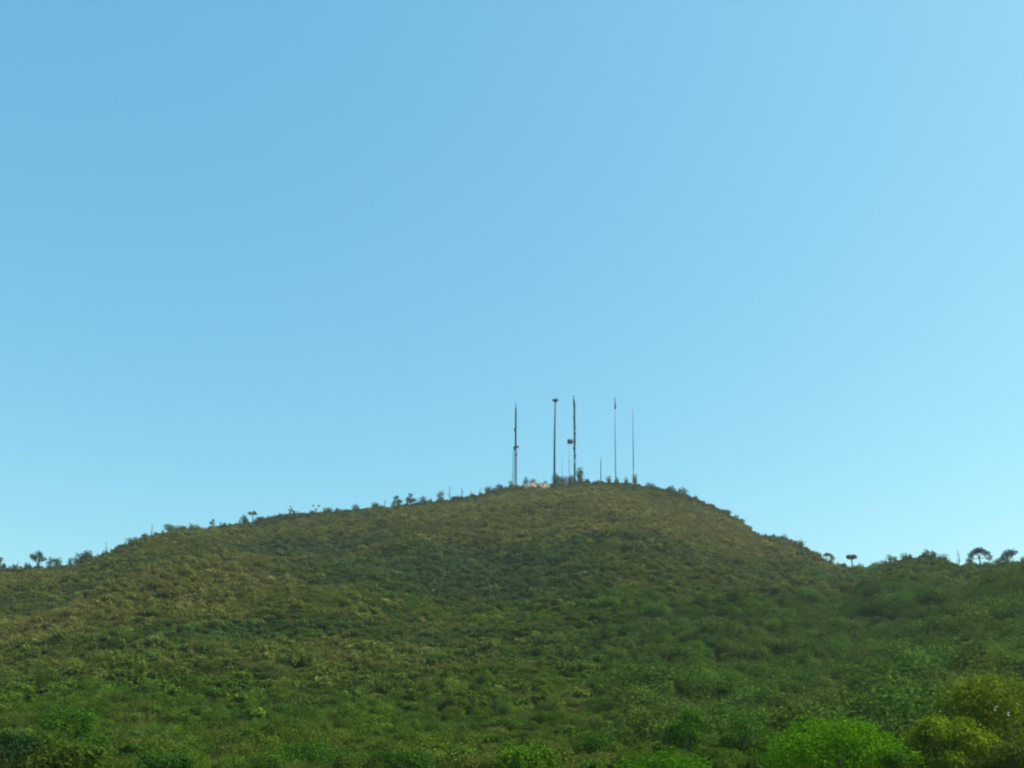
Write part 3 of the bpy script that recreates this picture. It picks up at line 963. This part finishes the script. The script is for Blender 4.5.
near_shrub(832, 716, 138, 42, 'rounded dome-shaped bright green bush at the bottom, right of centre', (.07, .185, .005), 101, 17000, .13, .075, k=30, shell=.75, core=.47)
near_shrub(900, 744, 40, 40, 'low vivid green mound squeezed between the dome-shaped bush and yellow-green tree', (.06, .16, .01), 102, 4000, .12, .06, k=12, shell=.6)
near_shrub(948, 712, 96, 46, 'yellow-green leafy shrub right of the dome-shaped bush, in front of the olive-green tree', (.13, .195, .010), 103, 9000, .19, .09, k=24, up=.6, shell=.3, core=.24)
rt, w_, h_ = near_shrub(998, 668, 140, 50, 'tall olive-green bushy tree with a few white blossoms at the right edge', (.115, .16, .012), 104, 12000, .19, .09, name='tree', cat='tree', k=30, up=.6, shell=.3, core=.24)
near_shrub(1016, 735, 60, 41, 'dull green shrub in the extreme bottom right corner', (.065, .10, .012), 105, 4000, .14, .07)
near_shrub(665, 749, 112, 38, 'bright grass-green low bush at the bottom edge, left of dome-shaped bush', (.05, .14, .008), 106, 8000, .12, .065, k=18, shell=.6)
near_shrub(686, 706, 48, 52, 'upright bright green bush standing above the low grass-green bush', (.05, .13, .012), 107, 5000, .15, .07, up=.4)
near_shrub(12, 728, 66, 48, 'very dark green shrub at the bottom left edge', (.018, .052, .014), 108, 5000, .16, .08)
near_shrub(70, 704, 70, 58, 'bright green shrub near the left edge above the very dark one', (.042, .115, .010), 109, 5000, .17, .085)
near_shrub(165, 746, 60, 44, 'dark shrub with pale leaf tips at the bottom left', (.038, .095, .014), 110, 5000, .14, .07)
near_shrub(310, 738, 90, 50, 'broad mid-green bush along the bottom edge left of the arching shrub', (.04, .105, .012), 111, 6000, .15, .075)
near_shrub(400, 745, 70, 46, 'low bushy green shrub at the bottom edge next to the arching shrub', (.045, .10, .012), 112, 5000, .14, .07)
near_shrub(600, 733, 64, 52, 'leafy mid-green shrub between the arching shrub and grass-green bush', (.045, .105, .012), 113, 5000, .15, .075)
near_shrub(750, 705, 60, 56, 'tall stalky green shrub left above the dome-shaped bush', (.05, .12, .014), 114, 5000, .17, .07, up=.8)

# arching sprays
def arching(px, top, wpx, r, label, colr, seed, nf):
    x, y, z0, rr, az = place(px, 0, r, top + 15)
    h = z_at(px, top, rr) - z0
    w = wpx * rr / F
    root = empty('shrub', (x, y, z0))
    root.rotation_euler.z = -az
    tag(root, label, 'shrub', FG)
    rg = np.random.default_rng(seed)
    cen, nor = [], []
    st = MB()
    for i in range(nf):
        a = rg.uniform(0, 6.283)
        reach = w * rg.uniform(.25, .55)
        hh = h * rg.uniform(.75, 1.02)
        pts = []
        for t in np.linspace(0, 1, 14):
            q = reach * t
            zq = hh * (1 - (t - .55) ** 2 / .3025) if t < .55 else hh * (1 - .55 * ((t - .55) / .45) ** 1.6)
            pts.append(np.array([q * math.cos(a), q * math.sin(a), max(zq, .02)]))
        st.tube([tuple(p) for p in pts[::2]], [.022] * 6 + [.01], 4)
        for j in range(3, 13):
            for m_ in range(9):
                cen.append(pts[j] + rg.normal(size=3) * .07)
                nor.append(np.array([0, -.3, 1]) + rg.normal(size=3) * .6)
    st.build('stems', M_LEAF, root).color = (.15, .25, .05, 1)
    cm_ = link('crown', near_mesh(seed + 5, w * .85, h * .9, 5000, .11, .06, k=14, shell=.6, core=.42), [M_LEAF], root)
    cm_.color = tuple(q * .8 for q in colr) + (1,)
    me_ = leaf_mesh('fronds', np.array(cen), np.array(nor), .13, .055, rg, droop=.5)
    shade_attr(me_, rg.normal(.5, .2, len(cen)))
    co = link('fronds', me_, [M_LEAF], root)
    co.color = tuple(colr) + (1,)


arching(528, 747, 78, 36, 'arching bright green shrub with drooping sprays at the bottom centre', (.075, .17, .010), 201, 46)
arching(592, 761, 40, 36, 'small tuft of drooping sprays right of the arching shrub', (.065, .14, .014), 202, 22)

# white blossoms on the olive-green tree
mb = MB()
rg = np.random.default_rng(77)
for (bx, by) in ((996, 709), (1009, 714)):
    az_, t_ = ray(bx, by)
    rr_b = 46.0
    wx, wy, wz = math.sin(az_) * rr_b, math.cos(az_) * rr_b, ZC + rr_b * t_
    for q in range(3):
        p = np.array([wx, wy, wz]) + rg.normal(size=3) * .035
        mb.tube([tuple(p - np.array([0, 0, .02])), tuple(p), tuple(p + np.array([0, 0, .025]))], [.01, .045, .012], 6)
bl = mb.build('blossom', M_BLOSSOM)
bl.parent = rt
bpy.context.view_layer.update()
bl.matrix_parent_inverse = rt.matrix_world.inverted()

# the countless neighbours: individually placed shrubs nearest to the viewer
pm = [near_mesh(300 + k, 1.0, [.62, .8, .7, .55, .9, .66][k], 2400, .075, .036, k=[14, 12, 16, 12, 10, 18][k], up=[0, .3, 0, .2, .8, 0][k]) for k in range(6)]
for q in pm:
    q.materials.append(M_LEAF)
pts = []
tries = 0
while len(pts) < 210 and tries < 20000:
    tries += 1
    r_ = math.sqrt(rng.uniform(46 ** 2, 92 ** 2))
    a_ = rng.uniform(R(-32), R(32))
    p = (r_ * math.sin(a_), r_ * math.cos(a_))
    if all((p[0] - q[0]) ** 2 + (p[1] - q[1]) ** 2 > (2.1) ** 2 for q in pts):
        pts.append(p)
pts = np.array(pts)
tn, _ = tint_at(pts[:, 0], pts[:, 1], rng)
gz = ground(pts[:, 0], pts[:, 1])
for i in range(len(pts)):
    o = bpy.data.objects.new('shrub', pm[int(rng.integers(6))])
    s = rng.uniform(2.0, 3.5)
    tn[i] = tn[i] * .35 + np.array([.050, .108, .009]) * .65 * rng.uniform(.75, 1.2)
    o.location = (pts[i, 0], pts[i, 1], gz[i] - .1)
    o.scale = (s, s * rng.uniform(.85, 1.15), s * rng.uniform(.6, .9))
    o.rotation_euler.z = rng.uniform(0, 6.28)
    o.color = tuple(tn[i]) + (1,)
    col.objects.link(o)
    tag(o, 'leafy green shrub merging with its neighbours in the thicket along the bottom of the hill', 'shrub', 'thicket shrubs at the bottom of the hill')

# ------------------------------------------------------------------ haze
hb = MB().box((0, 0, 92.2), (3100, 3100, 187.6))
m, nt, out = new_mat('haze_air')
pv = nt.nodes.new('ShaderNodeVolumePrincipled')
pv.inputs['Color'].default_value = (.86, .95, 1.0, 1)
pv.inputs['Density'].default_value = 0.00013
pv.inputs['Anisotropy'].default_value = 0.3
nt.links.new(pv.outputs[0], out.inputs['Volume'])
hz_o = hb.build('haze', m)
tag(hz_o, kind='stuff')

# ------------------------------------------------------------------ light and sky
SUN_EL, SUN_AZ = R(51), R(88)          # azimuth measured clockwise from the view direction (+Y)
sd = bpy.data.lights.new('sun', 'SUN')
sd.energy = 4.8
sd.angle = R(0.5)
sd.color = (1.0, .91, .76)
so = bpy.data.objects.new('sun', sd)
so.rotation_euler = (math.pi / 2 - SUN_EL, 0, -SUN_AZ + math.pi)
col.objects.link(so)
w = bpy.data.worlds.new('World')
scene.world = w
w.use_nodes = True
nt = w.node_tree
bg = nt.nodes['Background']
st = nt.nodes.new('ShaderNodeTexSky')
st.sky_type = 'NISHITA'
st.sun_disc = False
st.sun_elevation = SUN_EL
st.sun_rotation = SUN_AZ
st.altitude = 0
st.air_density = 1.0
st.dust_density = 1.2
st.ozone_density = 1.0
mx = nt.nodes.new('ShaderNodeMix')
mx.data_type = 'RGBA'
mx.blend_type = 'MULTIPLY'
mx.inputs[0].default_value = 1
mx.inputs[7].default_value = (0.60, 1.47, 1.98, 1)
sp = nt.nodes.new('ShaderNodeSeparateColor')
cb = nt.nodes.new('ShaderNodeCombineColor')
nt.links.new(st.outputs[0], sp.inputs[0])
for ch, ex in ((0, .95), (1, .62), (2, .44)):      # the camera's soft shoulder in green and blue
    pw = nt.nodes.new('ShaderNodeMath')
    pw.operation = 'POWER'
    pw.inputs[1].default_value = ex
    nt.links.new(sp.outputs[ch], pw.inputs[0])
    nt.links.new(pw.outputs[0], cb.inputs[ch])
nt.links.new(cb.outputs[0], mx.inputs[6])
nt.links.new(mx.outputs[2], bg.inputs['Color'])
bg.inputs['Strength'].default_value = 0.15

scene.view_settings.view_transform = 'Standard'
scene.view_settings.look = 'None'
scene.view_settings.exposure = 0.62
scene.view_settings.gamma = 1.0
scene.cycles.max_bounces = 5
scene.cycles.diffuse_bounces = 2
scene.cycles.glossy_bounces = 1
scene.cycles.transmission_bounces = 3
scene.cycles.volume_bounces = 1
scene.cycles.filter_width = 2.1
scene.cycles.use_denoising = True
scene.cycles.denoiser = 'OPENIMAGEDENOISE'
scene.cycles.denoising_input_passes = 'RGB_ALBEDO_NORMAL'
